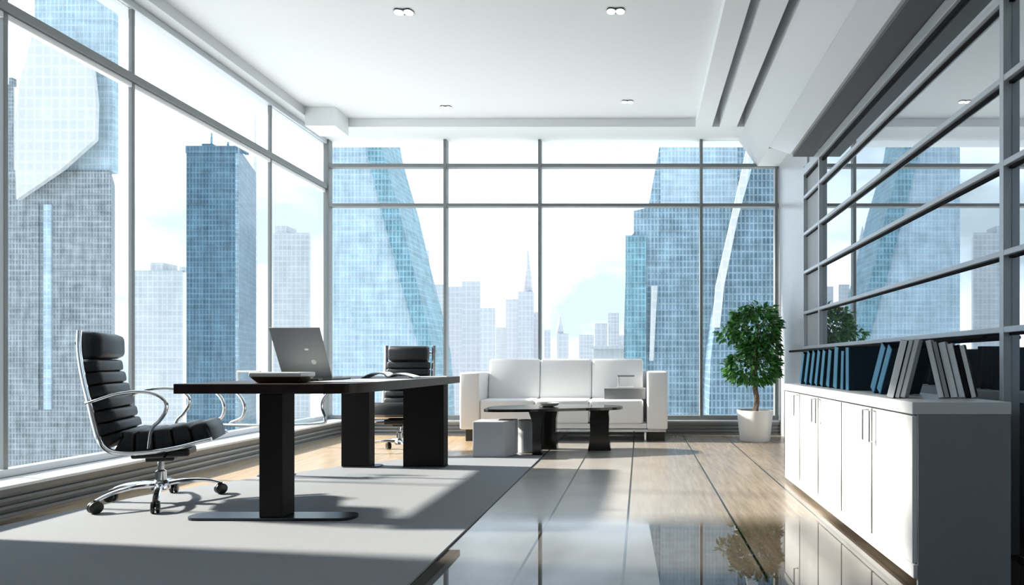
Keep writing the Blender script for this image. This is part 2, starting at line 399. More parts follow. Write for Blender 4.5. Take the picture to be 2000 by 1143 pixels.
# curb under the left and back glazing, with ribs
def curb_profile(depth, h, ribs=4):
    p = [(0, 0), (0, h)]                       # outer side
    p += [(depth, h), (depth, h - 0.028)]      # white lip
    z = h - 0.028; dz = (h - 0.028) / ribs
    for i in range(ribs):
        p += [(depth - 0.035, z - dz * 0.12), (depth - 0.035, z - dz * 0.55), (depth - 0.008, z - dz * 0.62), (depth - 0.004, z - dz * 0.98)]
        z -= dz
    p += [(depth - 0.02, 0)]
    return p
b = MB(); b.prism([(XL - 0.02 + u, z) for (u, z) in curb_profile(0.30, 0.165, 3)], 3.0, YB - 0.02, 'y')
struct(b.build('baseboard_left', 'rib_grey'))
b = MB(); b.box(XL - 0.02, -3.655, 3.0, YB - 0.02, 0.1655, 0.186, 0.004); struct(b.build('trim_9', 'sill_white'))
b = MB(); b.prism([(YB + 0.06 - u, z) for (u, z) in curb_profile(0.18, 0.155, 3)], -3.654, XR - 0.002, 'x')
struct(b.build('baseboard_back', 'rib_grey'))
b = MB(); b.box(-3.654, XR - 0.002, YB - 0.13, YB + 0.06, 0.1555, 0.178, 0.003); struct(b.build('trim_10', 'frame_light'))

# left glazing
def bar(p0, p1, w, t, name, m, parent):
    pass
wl = sroot('window_1')
mull = [3.23, 3.89, 4.87, 6.69, 7.87]
for i, y in enumerate(mull):
    w = 0.014 if i < 4 else 0.022
    b = MB(); b.box(XL - 0.02, XL + (0.012 if i < 4 else 0.03), y - w, y + w, 0.187, HS - 0.001, 0.003); b.build('mullion', 'frame_metal', wl)
for (z, t, nm) in ((0.212, 0.024, 'bottom_rail'), (HS - 0.03, 0.028, 'head_rail')):
    b = MB(); b.box(XL - 0.055, XL + 0.03, 3.211, YB - 0.01, z - t, z + t, 0.004); b.build(nm, 'frame_light', wl)
b = MB(); b.box(XL - 0.05, XL + 0.035, 3.211, YB - 0.01, 3.075, 3.135, 0.004); b.build('transom', 'frame_metal', wl)
b = MB(); b.box(XL - 0.04, XL + 0.010, 3.23, YB - 0.05, 3.035, 3.074, 0.003); b.build('transom_trim', 'sill_white', wl)
for (ya, yb) in zip(mull[:-1], mull[1:]):
    b = MB(); b.box(XL - 0.006, XL + 0.006, ya + 0.028, yb - 0.028, 0.236, 3.034); b.build('pane', 'glass', wl)
    b = MB(); b.box(XL - 0.006, XL + 0.006, ya + 0.028, yb - 0.028, 3.135, HS - 0.058); b.build('pane', 'glass', wl)
# back glazing
wb = sroot('window_2')
xs = [XL + 0.03, -2.448, -1.26, 0.769, XR - 0.03]
for i, x in enumerate(xs):
    w = 0.030 if 0 < i < 4 else 0.028
    top = HS - 0.001 if i < 4 else 3.355
    b = MB(); b.box(x - w / 1.6, x + w / 1.6, YB - 0.05, YB + 0.05, 0.18, top, 0.004); b.build('mullion', 'frame_metal', wb)
for (z, t) in ((3.374, 0.022), (2.877, 0.020), (0.205, 0.028)):
    b = MB(); b.box(XL, XR, YB - 0.045, YB + 0.045, z - t, z + t, 0.004); b.build('transom' if z > 1 else 'bottom_rail', 'frame_metal', wb)
for (xa, xb) in zip(xs[:-1], xs[1:]):
    for (za, zb) in ((0.233, 2.857), (2.897, 3.352), (3.396, HS)):
        b = MB(); b.box(xa + 0.018, xb - 0.018, YB - 0.006, YB + 0.006, za, zb); b.build('pane', 'glass', wb)

# right: wall of reflective glass in a metal grid
wr = sroot('window_3')
vy = [6.50, 5.94, 2.935, 0.4, -2.2]
rails = [(1.046, 0.019), (1.405, 0.018), (1.823, 0.019), (2.22, 0.020), (2.60, 0.020), (2.86, 0.05)]
for i, y in enumerate(vy):
    b = MB(); b.box(XR - 0.047, XR + 0.02, y - 0.017, y + 0.017, 0.0, 2.929, 0.003); b.build('mullion', 'frame_light', wr)
for (z, t) in rails:
    b = MB(); b.box(XR - 0.045, XR + 0.02, -2.2, 6.50, z - t * 0.4, z + t * 1.1, 0.003); rl = b.build('rail', 'frame_light', wr)
    b = MB(); b.box(XR - 0.020, XR + 0.02, -2.2, 6.50, z - t * 1.0, z - t * 0.4); b.build('rail_shade', 'binder_black', rl)  # dark strip painting the shaded underside of the rail
zz = [0.0] + [r[0] for r in rails]
for i, (ya, yb) in enumerate(zip(vy[:-1], vy[1:])):
    for za, zb in zip(zz[:-1], zz[1:]):
        b = MB(); b.box(XR - 0.008, XR + 0.012, yb + 0.02, ya - 0.02, za + 0.02, zb - 0.02)
        b.build('pane', 'frosted' if i == 0 else 'mirror', wr)
# dark rail that carries on past the glazing, on a bracket
t = thing('wall_rail', (XR - 0.09, 5.0, 1.02), 'long thin dark rail along the glass wall just above the binders', 'rail')
b = MB(); b.tube([(0, -2.0, 0), (0, 1.9, 0)], 0.012, 8); b.build('bar', 'binder_black', t)
for y in (1.8, 0.3, -1.4):
    b = MB(); b.tube([(0, y, 0), (0.085, y, -0.0)], 0.007, 6); b.build('bracket', 'steel', t)

# ------------------------------------------------------------------ rug
poly = [(-0.93, -2.5), (-0.93, 5.9)]
poly += [(p.x, p.y) for p in spline([(-0.93, 5.98, 0), (-1.5, 6.0, 0), (-2.2, 5.75, 0), (-2.85, 4.98, 0), (-3.25, 4.35, 0), (-3.42, 3.75, 0), (-3.5, 3.2, 0), (-3.52, 2.4, 0)], 6)]
poly += [(-3.52, -2.5)]
b = MB(); b.prism(poly, 0.0005, 0.010, 'z'); o = b.build('rug', 'rug')
tag(o, 'large blue-grey woven rug under the desk and leather chair', 'rug')

# ------------------------------------------------------------------ executive chair
def exec_chair(label, group):
    t = thing('executive_chair', (0, 0, 0), label, 'chair', 0, group)
    prof = [(-0.36, 1.075), (-0.362, 0.98), (-0.352, 0.87), (-0.335, 0.76), (-0.312, 0.64), (-0.292, 0.53), (-0.266, 0.428), (-0.21, 0.364), (-0.08, 0.350), (0.08, 0.368), (0.20, 0.396), (0.28, 0.415)]
    sp_ = spline([(0, y, z) for y, z in prof], 6)
    for sx in (-1, 1):
        b = MB(); b.tube([(sx * 0.245, p.y, p.z) for p in sp_], 0.023, 10, flat=0.6); b.build('side_frame', 'chrome', t, True)
    # cushion profile: ribs along the curve
    def at(u):
        i = u * (len(sp_) - 1); k = min(int(i), len(sp_) - 2); f = i - k
        p = sp_[k].lerp(sp_[k + 1], f); d = (sp_[k + 1] - sp_[k]).normalized()
        return p, d
    L = [0.0]
    for a, c in zip(sp_[:-1], sp_[1:]): L.append(L[-1] + (c - a).length)
    def at_len(s):
        s = max(0, min(L[-1] - 1e-4, s))
        for k in range(len(L) - 1):
            if L[k + 1] >= s:
                f = (s - L[k]) / (L[k + 1] - L[k]); return sp_[k].lerp(sp_[k + 1], f), (sp_[k + 1] - sp_[k]).normalized()
    def roll(s0, s1, th, hw, b, back=0.012, dip=0.5):
        """padded roll between curve lengths s0..s1, thickness th on the sitter's side"""
        n = 12; ring = []
        outline = []
        for i in range(n + 1):
            q = i / n; s = s0 + (s1 - s0) * q
            p, d = at_len(s); nrm = Vector((0, -d.z, d.y))
            if nrm.dot(Vector((0, 1, 0.4))) < 0: nrm = -nrm
            bul = (1 - (2 * q - 1) ** 4) ** 0.5 if 0 < i < n else 0.0
            outline.append(p + nrm * (0.008 + th * (dip + (1 - dip) * bul)))
        for i in range(n, -1, -1):
            s = s0 + (s1 - s0) * i / n; p, d = at_len(s); nrm = Vector((0, -d.z, d.y))
            if nrm.dot(Vector((0, 1, 0.4))) < 0: nrm = -nrm
            outline.append(p - nrm * back)
        xs_ = [(-hw, 0.72), (-hw + 0.006, 0.88), (-hw + 0.02, 1.0), (hw - 0.02, 1.0), (hw - 0.006, 0.88), (hw, 0.72)]
        c = sum(outline, Vector()) / len(outline)
        rings = [[b.bm.verts.new((x, c.y + (p.y - c.y) * k, c.z + (p.z - c.z) * k)) for p in outline] for x, k in xs_]
        m = len(outline)
        for A, B in zip(rings[:-1], rings[1:]):
            for j in range(m):
                f = b.bm.faces.new((A[j], A[(j + 1) % m], B[(j + 1) % m], B[j])); f.smooth = True
        b.bm.faces.new(rings[0]); b.bm.faces.new(list(reversed(rings[-1])))
    b = MB(); roll(0.004, 0.168, 0.085, 0.20, b); b.build('headrest', 'leather', t, True)
    b = MB(); s = 0.172
    for i in range(7):
        roll(s, s + 0.0765, 0.062 + 0.006 * i, 0.215, b, dip=0.62); s += 0.0765
    b.build('backrest', 'leather', t, True)
    b = MB(); s += 0.030; n_ = 5; st = (L[-1] - 0.002 - s) / n_
    for i in range(n_):
        roll(s, s + st, 0.118 if i < n_ - 1 else 0.105, 0.215, b, dip=0.86 if i < n_ - 1 else 0.5); s += st
    b.build('seat', 'leather', t, True)
    # cross bars behind the back and under the seat
    for (y, z) in ((-0.372, 1.0), (-0.318, 0.66), (-0.10, 0.342), (0.13, 0.372)):
        b = MB(); b.tube([(-0.245, y, z), (0.245, y, z)], 0.011, 8); b.build('cross_bar', 'chrome', t, True)
    for sx in (-1, 1):
        x = sx * 0.275
        pts = spline([(sx * 0.25, -0.325, 0.655), (x, -0.26, 0.672), (x, -0.15, 0.706), (x, -0.02, 0.716), (x, 0.07, 0.698), (x, 0.125, 0.655), (x, 0.128, 0.60), (x, 0.09, 0.54), (x, 0.045, 0.49), (sx * 0.25, 0.02, 0.375)], 6)
        pts = [Vector((p.x, (p.y + 0.325) * 0.84 - 0.325, p.z)) for p in pts]
        b = MB(); b.tube(pts, 0.0135, 10, flat=0.75); b.build('armrest', 'chrome', t, True)
    bx_, by_ = 0.0, -0.035
    b = MB(); b.box(bx_ - 0.10, bx_ + 0.10, by_ - 0.13, by_ + 0.17, 0.295, 0.345, 0.012)
    b.box(bx_ - 0.05, bx_ + 0.05, by_ - 0.07, by_ + 0.08, 0.265, 0.30, 0.01)
    b.tube([(bx_ + 0.09, by_ + 0.05, 0.315), (bx_ + 0.24, by_ + 0.07, 0.308)], 0.007, 6)
    b.build('tilt_mechanism', 'black_plastic', t)
    b = MB(); b.lathe([(0.030, 0.10), (0.030, 0.20), (0.024, 0.205), (0.017, 0.21), (0.017, 0.275)], 16, (bx_, by_, 0)); b.build('gas_lift', 'chrome', t, True)
    b = MB(); b.lathe([(0.03, 0.075), (0.05, 0.085), (0.05, 0.12), (0.034, 0.145)], 16, (bx_, by_, 0)); b.build('base_hub', 'chrome', t, True)
    for a in (177, 241, 303, 53, 115):
        a = math.radians(a + 66); dx, dy = math.cos(a), math.sin(a); R = 0.335
        b = MB(); pts = spline([(bx_ + dx * 0.02, by_ + dy * 0.02, 0.115), (bx_ + dx * 0.13, by_ + dy * 0.13, 0.122), (bx_ + dx * 0.25, by_ + dy * 0.25, 0.105), (bx_ + dx * R, by_ + dy * R, 0.072)], 5)
        k = len(pts); b.tube(pts, [0.024 - 0.010 * i / k for i in range(k)], 8, flat=0.7); leg = b.build('base_leg', 'chrome', t, True)
        b = MB(); c = Vector((bx_ + dx * R, by_ + dy * R, 0.0355)); q = Vector((-dy, dx, 0)) if True else None
        for sg in (-1, 1):
            o_ = c + q * 0.013 * sg
            b.tube([o_ - q * 0.009, o_ - q * 0.006, o_ + q * 0.006, o_ + q * 0.009], [0.030, 0.0355, 0.0355, 0.030], 16)
        b.tube([c + Vector((0, 0, 0.0)), c + Vector((0, 0, 0.045))], 0.009, 8)
        b.build('caster', 'black_plastic', leg, True)
    return t
ch1 = exec_chair('high-back black ribbed leather office chair by the left windows, facing the desk', 'leather office chairs')
ch1.location = (-3.01, 3.99, 0.010); ch1.rotation_euler = (0, 0, math.radians(-66))
ch2 = copy_tree(ch1); ch2.location = (-2.39, 6.2, 0.0); ch2.rotation_euler = (0, 0, math.radians(180 + 3))
ch2['label'] = 'black ribbed leather office chair behind the far end of the desk, facing the camera'

# clear visitor chair with chrome hoops, half hidden by the desk
t = thing('visitor_chair', (-2.86, 4.92, 0.010), 'clear acrylic chair with chrome hoop arms, half hidden behind the desk', 'chair')
b = MB(); b.box(-0.23, 0.23, -0.2, 0.2, 0.425, 0.440, 0.006); b.build('seat', 'acrylic', t)
b = MB()
pts = [(-0.40, 0.12), (-0.25, 0.17)]
b.box(-0.415, -0.235, 0.175, 0.187, 0.66, 0.815, 0.004); b.build('backrest', 'acrylic', t)
b = MB(); b.tube([(-0.415, 0.18, 0.66), (-0.415, 0.18, 0.815), (-0.235, 0.18, 0.815), (-0.235, 0.18, 0.66)], 0.010, 8, closed=True); b.build('back_frame', 'paper', t, True)
for (x0, s) in ((-0.47, 1), (-0.31, 1), (0.42, -1)):
    b = MB(); pts = spline([(x0, 0, 0.655), (x0 + 0.045 * s, 0, 0.60), (x0 + 0.065 * s, 0, 0.53), (x0 + 0.04 * s, 0, 0.455), (x0 - 0.04 * s if s > 0 else x0 + 0.0, 0, 0.405), (0.0, 0.0, 0.395)] if s > 0 else
        [(x0, 0, 0.66), (x0 - 0.05, 0, 0.60), (x0 - 0.06, 0, 0.53), (x0 - 0.035, 0, 0.45), (x0 - 0.07, 0, 0.41), (0, 0, 0.395)], 6)
    b.tube(pts, 0.012, 10); b.build('arm', 'chrome', t, True)
b = MB(); b.tube([(-0.47, 0, 0.655), (-0.31, 0, 0.655), (-0.31, 0.18, 0.67)], 0.010, 8); b.build('arm_rail', 'chrome', t, True)
b = MB(); b.lathe([(0.13, 0.0), (0.13, 0.008), (0.03, 0.02), (0.022, 0.04), (0.022, 0.40), (0.05, 0.424)], 24); b.build('pedestal', 'chrome', t, True)

# ------------------------------------------------------------------ desk
t = thing('desk', (-2.07, 4.45, 0.010), 'large dark wood desk on black panel legs, holding the laptop', 'desk')
def rounded(x0, x1, y0, y1, r, n=6):
    p = []
    for (cx, cy, a0) in ((x1 - r, y0 + r, -PI / 2), (x1 - r, y1 - r, 0), (x0 + r, y1 - r, PI / 2), (x0 + r, y0 + r, PI)):
        for i in range(n + 1):
            a = a0 + PI / 2 * i / n; p.append((cx + r * math.cos(a), cy + r * math.sin(a)))
    return p
top = [(-0.54, -0.95)] + [(p.x, p.y) for p in spline([(0.30, -0.95, 0), (0.42, -0.90, 0), (0.47, -0.72, 0), (0.495, -0.35, 0), (0.505, 0.2, 0), (0.51, 0.72, 0)], 6)] + [(0.51, 0.98), (-0.54, 0.98)]
b = MB(); b.prism(top, 0.714, 0.770, 'z'); b.bevel_all(0.004, 2); b.build('desktop', 'desk_wood', t)
b = MB(); b.box(-0.072, 0.058, -0.93, -0.80, 0.016, 0.713, 0.004); b.build('leg', 'desk_leg', t)
b = MB(); b.prism([(x, y) for x, y in rounded(-0.50, 0.45, -0.94, -0.79, 0.07)], 0.0005, 0.016, 'z'); b.build('foot_plate', 'gun_metal', t)
b = MB(); b.box(-0.46, -0.225, 0.97 - 0.12, 0.97, 0.010, 0.713, 0.004); b.build('leg', 'desk_leg', t)
b = MB(); b.prism(rounded(-0.47, -0.14, 0.84, 0.98, 0.05), 0.0005, 0.010, 'z'); b.build('foot_plate', 'gun_metal', t)
b = MB(); b.box(0.06, 0.405, 0.86, 0.98, 0.010, 0.713, 0.004); b.build('leg', 'desk_leg', t)
b = MB(); b.prism(rounded(0.055, 0.415, 0.85, 0.98, 0.02), 0.0005, 0.010, 'z'); b.build('foot_plate', 'gun_metal', t)
ZD = 0.7805
# laptop
t = thing('laptop', (-2.235, 4.22, ZD), 'open grey laptop standing on the desk, its lid tilted towards the camera', 'laptop', math.radians(-3))
b = MB(); b.box(-0.17, 0.17, -0.02, 0.235, 0.0, 0.016, 0.004); b.build('base', 'laptop_grey', t)
b = MB(); b.box(-0.155, 0.155, 0.05, 0.15, 0.0162, 0.018); b.build('keyboard', 'laptop_dark', t)
lid_m = Matrix.Translation((0, -0.005, 0.016)) @ Matrix.Rotation(math.radians(25), 4, 'X')
b = MB(); b.box(-0.17, 0.17, -0.006, 0.004, 0.0, 0.365, 0.003, mat=lid_m); lid = b.build('lid', 'laptop_grey', t)
b = MB(); b.box(-0.158, 0.158, 0.0042, 0.005, 0.012, 0.352, mat=lid_m); b.build('screen', 'screen', lid)
b = MB()
b.lathe([(0.017, 0.0), (0.017, 0.0012)], 20); b.move(lid_m @ Matrix.Translation((0.075, -0.0060, 0.12)) @ Matrix.Rotation(PI / 2, 4, 'X')); b.build('emblem', 'tray_grey', lid)
b = MB(); b.box(0.035, 0.060, -0.0072, -0.006, 0.205, 0.217, mat=lid_m); b.build('badge', 'paper', lid)
# tray
t = thing('desk_tray', (-2.10, 3.68, ZD), 'shallow dark wooden tray with a pale grey top near the front edge of the desk', 'tray')
def frustum(b, w0, d0, z0, w1, d1, z1):
    A = [b.bm.verts.new((sx * w0 / 2, sy * d0 / 2, z0)) for sx, sy in ((-1, -1), (1, -1), (1, 1), (-1, 1))]
    B = [b.bm.verts.new((sx * w1 / 2, sy * d1 / 2, z1)) for sx, sy in ((-1, -1), (1, -1), (1, 1), (-1, 1))]
    b.bm.faces.new(A); b.bm.faces.new(list(reversed(B)))
    for i in range(4): b.bm.faces.new((A[i], B[i], B[(i + 1) % 4], A[(i + 1) % 4]))
b = MB(); frustum(b, 0.23, 0.12, 0.0, 0.295, 0.16, 0.036); b.bevel_all(0.004, 2); b.build('bowl', 'tray_wood', t)
b = MB(); b.box(-0.15, 0.15, -0.085, 0.085, 0.036, 0.062, 0.006); b.build('lid', 'tray_grey', t)
# papers and folder
b = MB(); b.box(-0.17, 0.13, -0.11, 0.07, 0, 0.003, mat=Matrix.Rotation(0.06, 4, 'Z')); o = b.build('paper_sheet', 'paper', loc=(-2.21, 4.02, ZD))
tag(o, 'white paper sheet on the desk in front of the laptop', 'paper')
b = MB(); b.box(-0.055, 0.055, -0.03, 0.03, 0, 0.012, 0.004); o = b.build('phone', 'laptop_dark', loc=(-2.075, 3.96, ZD + 0.0036))
tag(o, 'small black phone lying on the white sheet before the laptop', 'phone')
t = thing('magazine', (-1.87, 4.72, ZD), 'open dark blue magazine with curved pages on the desk right of the laptop', 'magazine', 0.15)
b = MB(); cs = [(-0.19, 0.003), (-0.12, 0.034), (-0.04, 0.036), (0.0, 0.010), (0.05, 0.030), (0.12, 0.022), (0.19, 0.003)]
s2 = spline([(x, z, 0) for x, z in cs], 5)
b.prism([(p.x, p.y) for p in s2] + [(p.x, p.y - 0.003) for p in reversed(s2)], -0.13, 0.13, 'y'); b.build('cover', 'navy', t, True)
b = MB(); b.prism([(p.x * 0.95, p.y + 0.0085) for p in s2] + [(p.x * 0.95, p.y + 0.0005) for p in reversed(s2)], -0.125, 0.125, 'y'); b.build('pages', 'paper', t, True)
b = MB(); b.box(-0.15, 0.15, -0.105, 0.105, 0, 0.004); o = b.build('paper_sheet', 'paper', loc=(-1.74, 5.12, ZD)); o.rotation_euler = (0, 0, 0.35)
tag(o, 'white paper sheet near the far right corner of the desk', 'paper')
b = MB(); b.box(-0.20, 0.20, -0.30, 0.38, 0, 0.003, 0.001); o = b.build('desk_pad', 'tray_grey', loc=(-1.79, 4.08, ZD))
tag(o, 'thin pale grey desk pad along the right side of the desktop', 'desk pad')

# ------------------------------------------------------------------ sofa
t = thing('sofa', (-0.87, 7.1, 0.0), 'white leather three-seat sofa in front of the back windows', 'sofa')
x0, x1 = -1.185, 1.185
b = MB(); b.box(x0, x0 + 0.225, 0.02, 0.64, 0.135, 0.785, 0.022, 3); b.build('arm', 'sofa_white', t, True)
b = MB(); b.box(x1 - 0.235, x1, 0.02, 0.64, 0.135, 0.795, 0.022, 3); b.build('arm', 'sofa_white', t, True)
b = MB(); b.box(x0 + 0.226, x1 - 0.236, 0.06, 0.62, 0.14, 0.20, 0.01); b.build('seat_base', 'sofa_white', t, True)
b = MB(); b.box(x0 + 0.226, x1 - 0.236, 0.60, 0.645, 0.20, 0.80, 0.012); b.build('back_panel', 'sofa_white', t, True)
W = (x1 - 0.275 - (x0 + 0.226)) / 3
for i in range(3):
    xa = x0 + 0.227 + i * W; xb = xa + W - 0.004
    b = MB(); b.box(xa, xb, 0.035, 0.50, 0.201, 0.475, 0.03, 4); b.build('seat_cushion', 'sofa_white', t, True)
    b = MB(); b.box(xa, xb, 0.0, 0.15, 0.0, 0.50, 0.035, 4, mat=Matrix.Translation((0, 0.40, 0.455)) @ Matrix.Rotation(math.radians(-9), 4, 'X')); b.build('back_cushion', 'sofa_white', t, True)
b = MB(); b.tube([(x0 + 0.35, 0.05, 0.117), (x1 - 0.02, 0.05, 0.117)], 0.017, 10); b.build('rail', 'chrome', t, True)
for (xa, xb, ya) in ((x0 + 0.06, x0 + 0.16, 0.06), (x1 - 0.225, x1 - 0.03, 0.10), (x0 + 0.06, x0 + 0.16, 0.55), (x1 - 0.225, x1 - 0.03, 0.55)):
    b = MB(); b.box(xa, xb, ya, ya + 0.07, 0.0, 0.136 if ya < 0.3 and xb < 0 else 0.136, 0.004); b.build('foot', 'sofa_dark', t)
b = MB(); b.tube([(x1 - 0.255, 0.06, 0.0), (x1 - 0.255, 0.06, 0.12)], 0.014, 10); b.build('post', 'chrome', t, True)
# things on the seat
b = MB(); b.box(-0.24, 0.24, -0.11, 0.11, 0.0, 0.125, 0.004); o = b.build('storage_box', 'grey_felt', loc=(-0.175, 7.33, 0.4765))
tag(o, 'flat dark grey box lying on the right seat of the white sofa', 'box')
t = thing('desk_lamp', (-0.17, 7.31, 0.602), 'small grey angular lamp standing on the dark box on the sofa', 'lamp')
b = MB(); b.box(-0.10, 0.10, -0.04, 0.04, 0.0, 0.012, 0.003); b.build('base', 'tray_grey', t)
b = MB(); b.box(-0.088, -0.068, -0.01, 0.01, 0.012, 0.13, 0.003); b.build('post', 'tray_grey', t)
b = MB(); b.box(-0.092, 0.105, -0.02, 0.02, 0.13, 0.150, 0.004); b.build('head', 'grey_felt', t)

# ------------------------------------------------------------------ coffee table
t = thing('coffee_table', (-0.85, 6.35, 0.0), 'low black lacquered coffee table with waisted legs before the sofa', 'coffee table')
tp = [(p.x, p.y) for p in spline([(-0.60, -0.38, 0), (-0.2, -0.36, 0), (0.25, -0.22, 0), (0.62, -0.10, 0), (0.64, 0.15, 0), (0.3, 0.30, 0), (-0.2, 0.30, 0), (-0.62, 0.10, 0), (-0.66, -0.2, 0)], 6, True)]
b = MB(); b.prism(tp, 0.425, 0.452, 'z'); b.bevel_all(0.003, 2); b.build('tabletop', 'table_black', t)
def waist_leg(xc, yc, wt, ww, wb_, th):
    zs = [0.0, 0.04, 0.12, 0.22, 0.32, 0.39, 0.424]
    ws = [wb_, wb_ * 0.94, ww * 1.02, ww, ww * 1.05, wt * 0.85, wt]
    poly = [(xc - w / 2, z) for w, z in zip(ws, zs)] + [(xc + w / 2, z) for w, z in reversed(list(zip(ws, zs)))]
    b = MB(); b.prism(poly, yc - th / 2, yc + th / 2, 'y'); b.build('leg', 'table_black', t)
waist_leg(-0.15, -0.24, 0.16, 0.085, 0.09, 0.09)
waist_leg(-0.10, 0.16, 0.23, 0.16, 0.19, 0.12)
waist_leg(0.435, 0.10, 0.22, 0.19, 0.235, 0.12)
b = MB(); b.lathe([(0.05, 0.0), (0.10, 0.012), (0.115, 0.038), (0.108, 0.038), (0.09, 0.016), (0.01, 0.012)], 24); o = b.build('dish', 'bowl', smooth=True, loc=(-0.93, 6.35, 0.4525))
tag(o, 'small grey dish on top of the black coffee table', 'dish')

# ------------------------------------------------------------------ poufs
def pouf(poly, h, loc, label):
    b = MB(); b.prism(poly, 0.0, h, 'z'); b.bevel_all(0.008, 2); o = b.build('pouf', 'pouf_grey', loc=loc)
    tag(o, label, 'pouf', 'grey poufs beside the coffee table'); return o
pouf([(-0.157, -0.16), (0.14, -0.16), (0.21, 0.0), (0.21, 0.14), (-0.157, 0.14)], 0.335, (-1.41, 6.02, 0.010), 'faceted pale grey pouf with a flat top, nearest the desk')
pouf([(p[0], p[1]) for p in [(0.075 * math.cos(a * PI / 8), 0.09 * math.sin(a * PI / 8)) for a in range(16)]], 0.325, (-1.145, 6.27, 0.001), 'smaller rounded grey pouf tucked under the coffee table edge')

# ------------------------------------------------------------------ potted tree
t = thing('potted_tree', (1.325, 7.22, 0.0), 'bushy green potted tree in a white pot in the back right corner', 'plant')
b = MB(); b.lathe([(0.165, 0.0), (0.172, 0.01), (0.207, 0.345), (0.207, 0.352), (0.190, 0.352), (0.186, 0.31), (0.01, 0.31)], 40); b.build('pot', 'pot', t, True)
b = MB(); b.lathe([(0.184, 0.311), (0.184, 0.318), (0.01, 0.325)], 30); b.build('soil', 'soil', t)
b = MB()
for k in range(3):
    pts = []
    for i in range(10):
        q = i / 9; a = 2.2 * q * PI + k * 2 * PI / 3
        pts.append((0.012 * math.cos(a) + 0.02 * math.sin(q * 6), 0.012 * math.sin(a), 0.30 + q * 0.62))
    b.tube(pts, [0.024 - 0.008 * i / 9 for i in range(10)], 8)
trunk = b.build('trunk', 'bark', t, True)
b = MB()
blobs = [(0.0, 0.0, 1.30, 0.30, 0.28, 0.23, 900), (-0.03, 0.0, 0.84, 0.33, 0.29, 0.19, 850), (-0.29, -0.03, 1.22, 0.16, 0.12, 0.075, 80), (0.06, 0, 1.06, 0.26, 0.24, 0.12, 260), (0.25, 0.05, 1.05, 0.12, 0.16, 0.22, 90), (0.03, 0, 1.49, 0.20, 0.2, 0.09, 130), (-0.17, -0.05, 1.44, 0.1, 0.1, 0.09, 60)]
def leaf(b, c, d, size):
    d = d.normalized(); up = Vector((random.uniform(-1, 1), random.uniform(-1, 1), random.uniform(0.2, 1.2)))
    q = d.cross(up)
    if q.length < 1e-3: return
    q.normalize(); n = q.cross(d)
    l, w = size, size * 0.26
    prof = [(0, 0), (0.3, 0.9), (0.6, 0.85), (1, 0)]
    mid = [c + d * l * u - n * l * 0.10 * (u ** 2) * 2 for u, _ in prof]
    L_ = [m + q * w * k + n * w * 0.25 for m, (_, k) in zip(mid[1:3], prof[1:3])]
    R_ = [m - q * w * k + n * w * 0.25 for m, (_, k) in zip(mid[1:3], prof[1:3])]
    V = b.bm.verts.new; m = [V(x) for x in mid]; l_ = [V(x) for x in L_]; r_ = [V(x) for x in R_]
    for f in ((m[0], m[1], l_[0]), (m[1], m[2], l_[1], l_[0]), (m[2], m[3], l_[1]), (m[1], m[0], r_[0]), (m[2], m[1], r_[0], r_[1]), (m[3], m[2], r_[1])):
        b.bm.faces.new(f)
for (x, y, z, rx, ry, rz, n) in blobs:
    for i in range(n):
        v = Vector((random.gauss(0, 1), random.gauss(0, 1), random.gauss(0, 1))).normalized() * (random.uniform(0.55, 1.0) ** 0.6)
        p = Vector((x + v.x * rx, y + v.y * ry, z + v.z * rz))
        if p.z < 0.60 or p.x + 1.325 > XR - 0.14: continue
        d = Vector((v.x, v.y, v.z * 0.6 - 0.15)) + Vector((random.uniform(-.6, .6), random.uniform(-.6, .6), random.uniform(-.6, .5)))
        leaf(b, p, d, random.uniform(0.055, 0.092))
b.build('foliage', 'leaf', t)
b = MB()
for i in range(14):
    a = random.uniform(0, 2 * PI); z1 = random.uniform(0.85, 1.45); r = random.uniform(0.1, 0.24)
    b.tube([(0.015, 0, random.uniform(0.70, 0.9)), (0.5 * r * math.cos(a), 0.5 * r * math.sin(a), z1 - 0.1), (r * math.cos(a), r * math.sin(a), z1)], [0.012, 0.008, 0.004], 6)
b.build('branches', 'bark', t, True)

# ------------------------------------------------------------------ cabinet
CXF, CY0, CY1, CHT = 1.096, 2.52, 4.75, 0.74
t = thing('sideboard', (1.096, 2.52, 0.0), 'long low white sideboard with five doors under the glass wall, carrying binders', 'cabinet')
LN = CY1 - CY0
b = MB(); b.box(0.022, 0.395, 0.012, LN, 0.05, 0.689, 0.002); b.build('carcass', 'cab_dark', t)
b = MB(); b.box(0.0, 0.40, 0.0, LN + 0.01, 0.69, CHT, 0.003); b.build('worktop', 'cab_white', t)
b = MB(); b.box(0.0225, 0.395, -0.002, 0.0115, 0.0, 0.6895); e = b.build('end_panel', 'cab_end_shade', t); e['label'] = 'end panel coloured grey for its shade'
b = MB(); b.box(0.06, 0.38, 0.03, LN - 0.02, 0.0, 0.05); b.build('plinth', 'cab_dark', t)
b = MB(); b.box(0.004, 0.022, 0.0, LN, 0.03, 0.085, 0.002); b.build('kick_board', 'cab_white', t)
dw = LN / 5
for i in range(1, 6):
    yy = min(max(i * dw, 0.006), LN - 0.006)
    b = MB(); b.box(0.0005, 0.0218, yy - 0.0058, yy + 0.0058, 0.0905, 0.6815); b.build('gap_shade', 'cab_dark', t)  # near-black strip painting the shade in the gap between doors
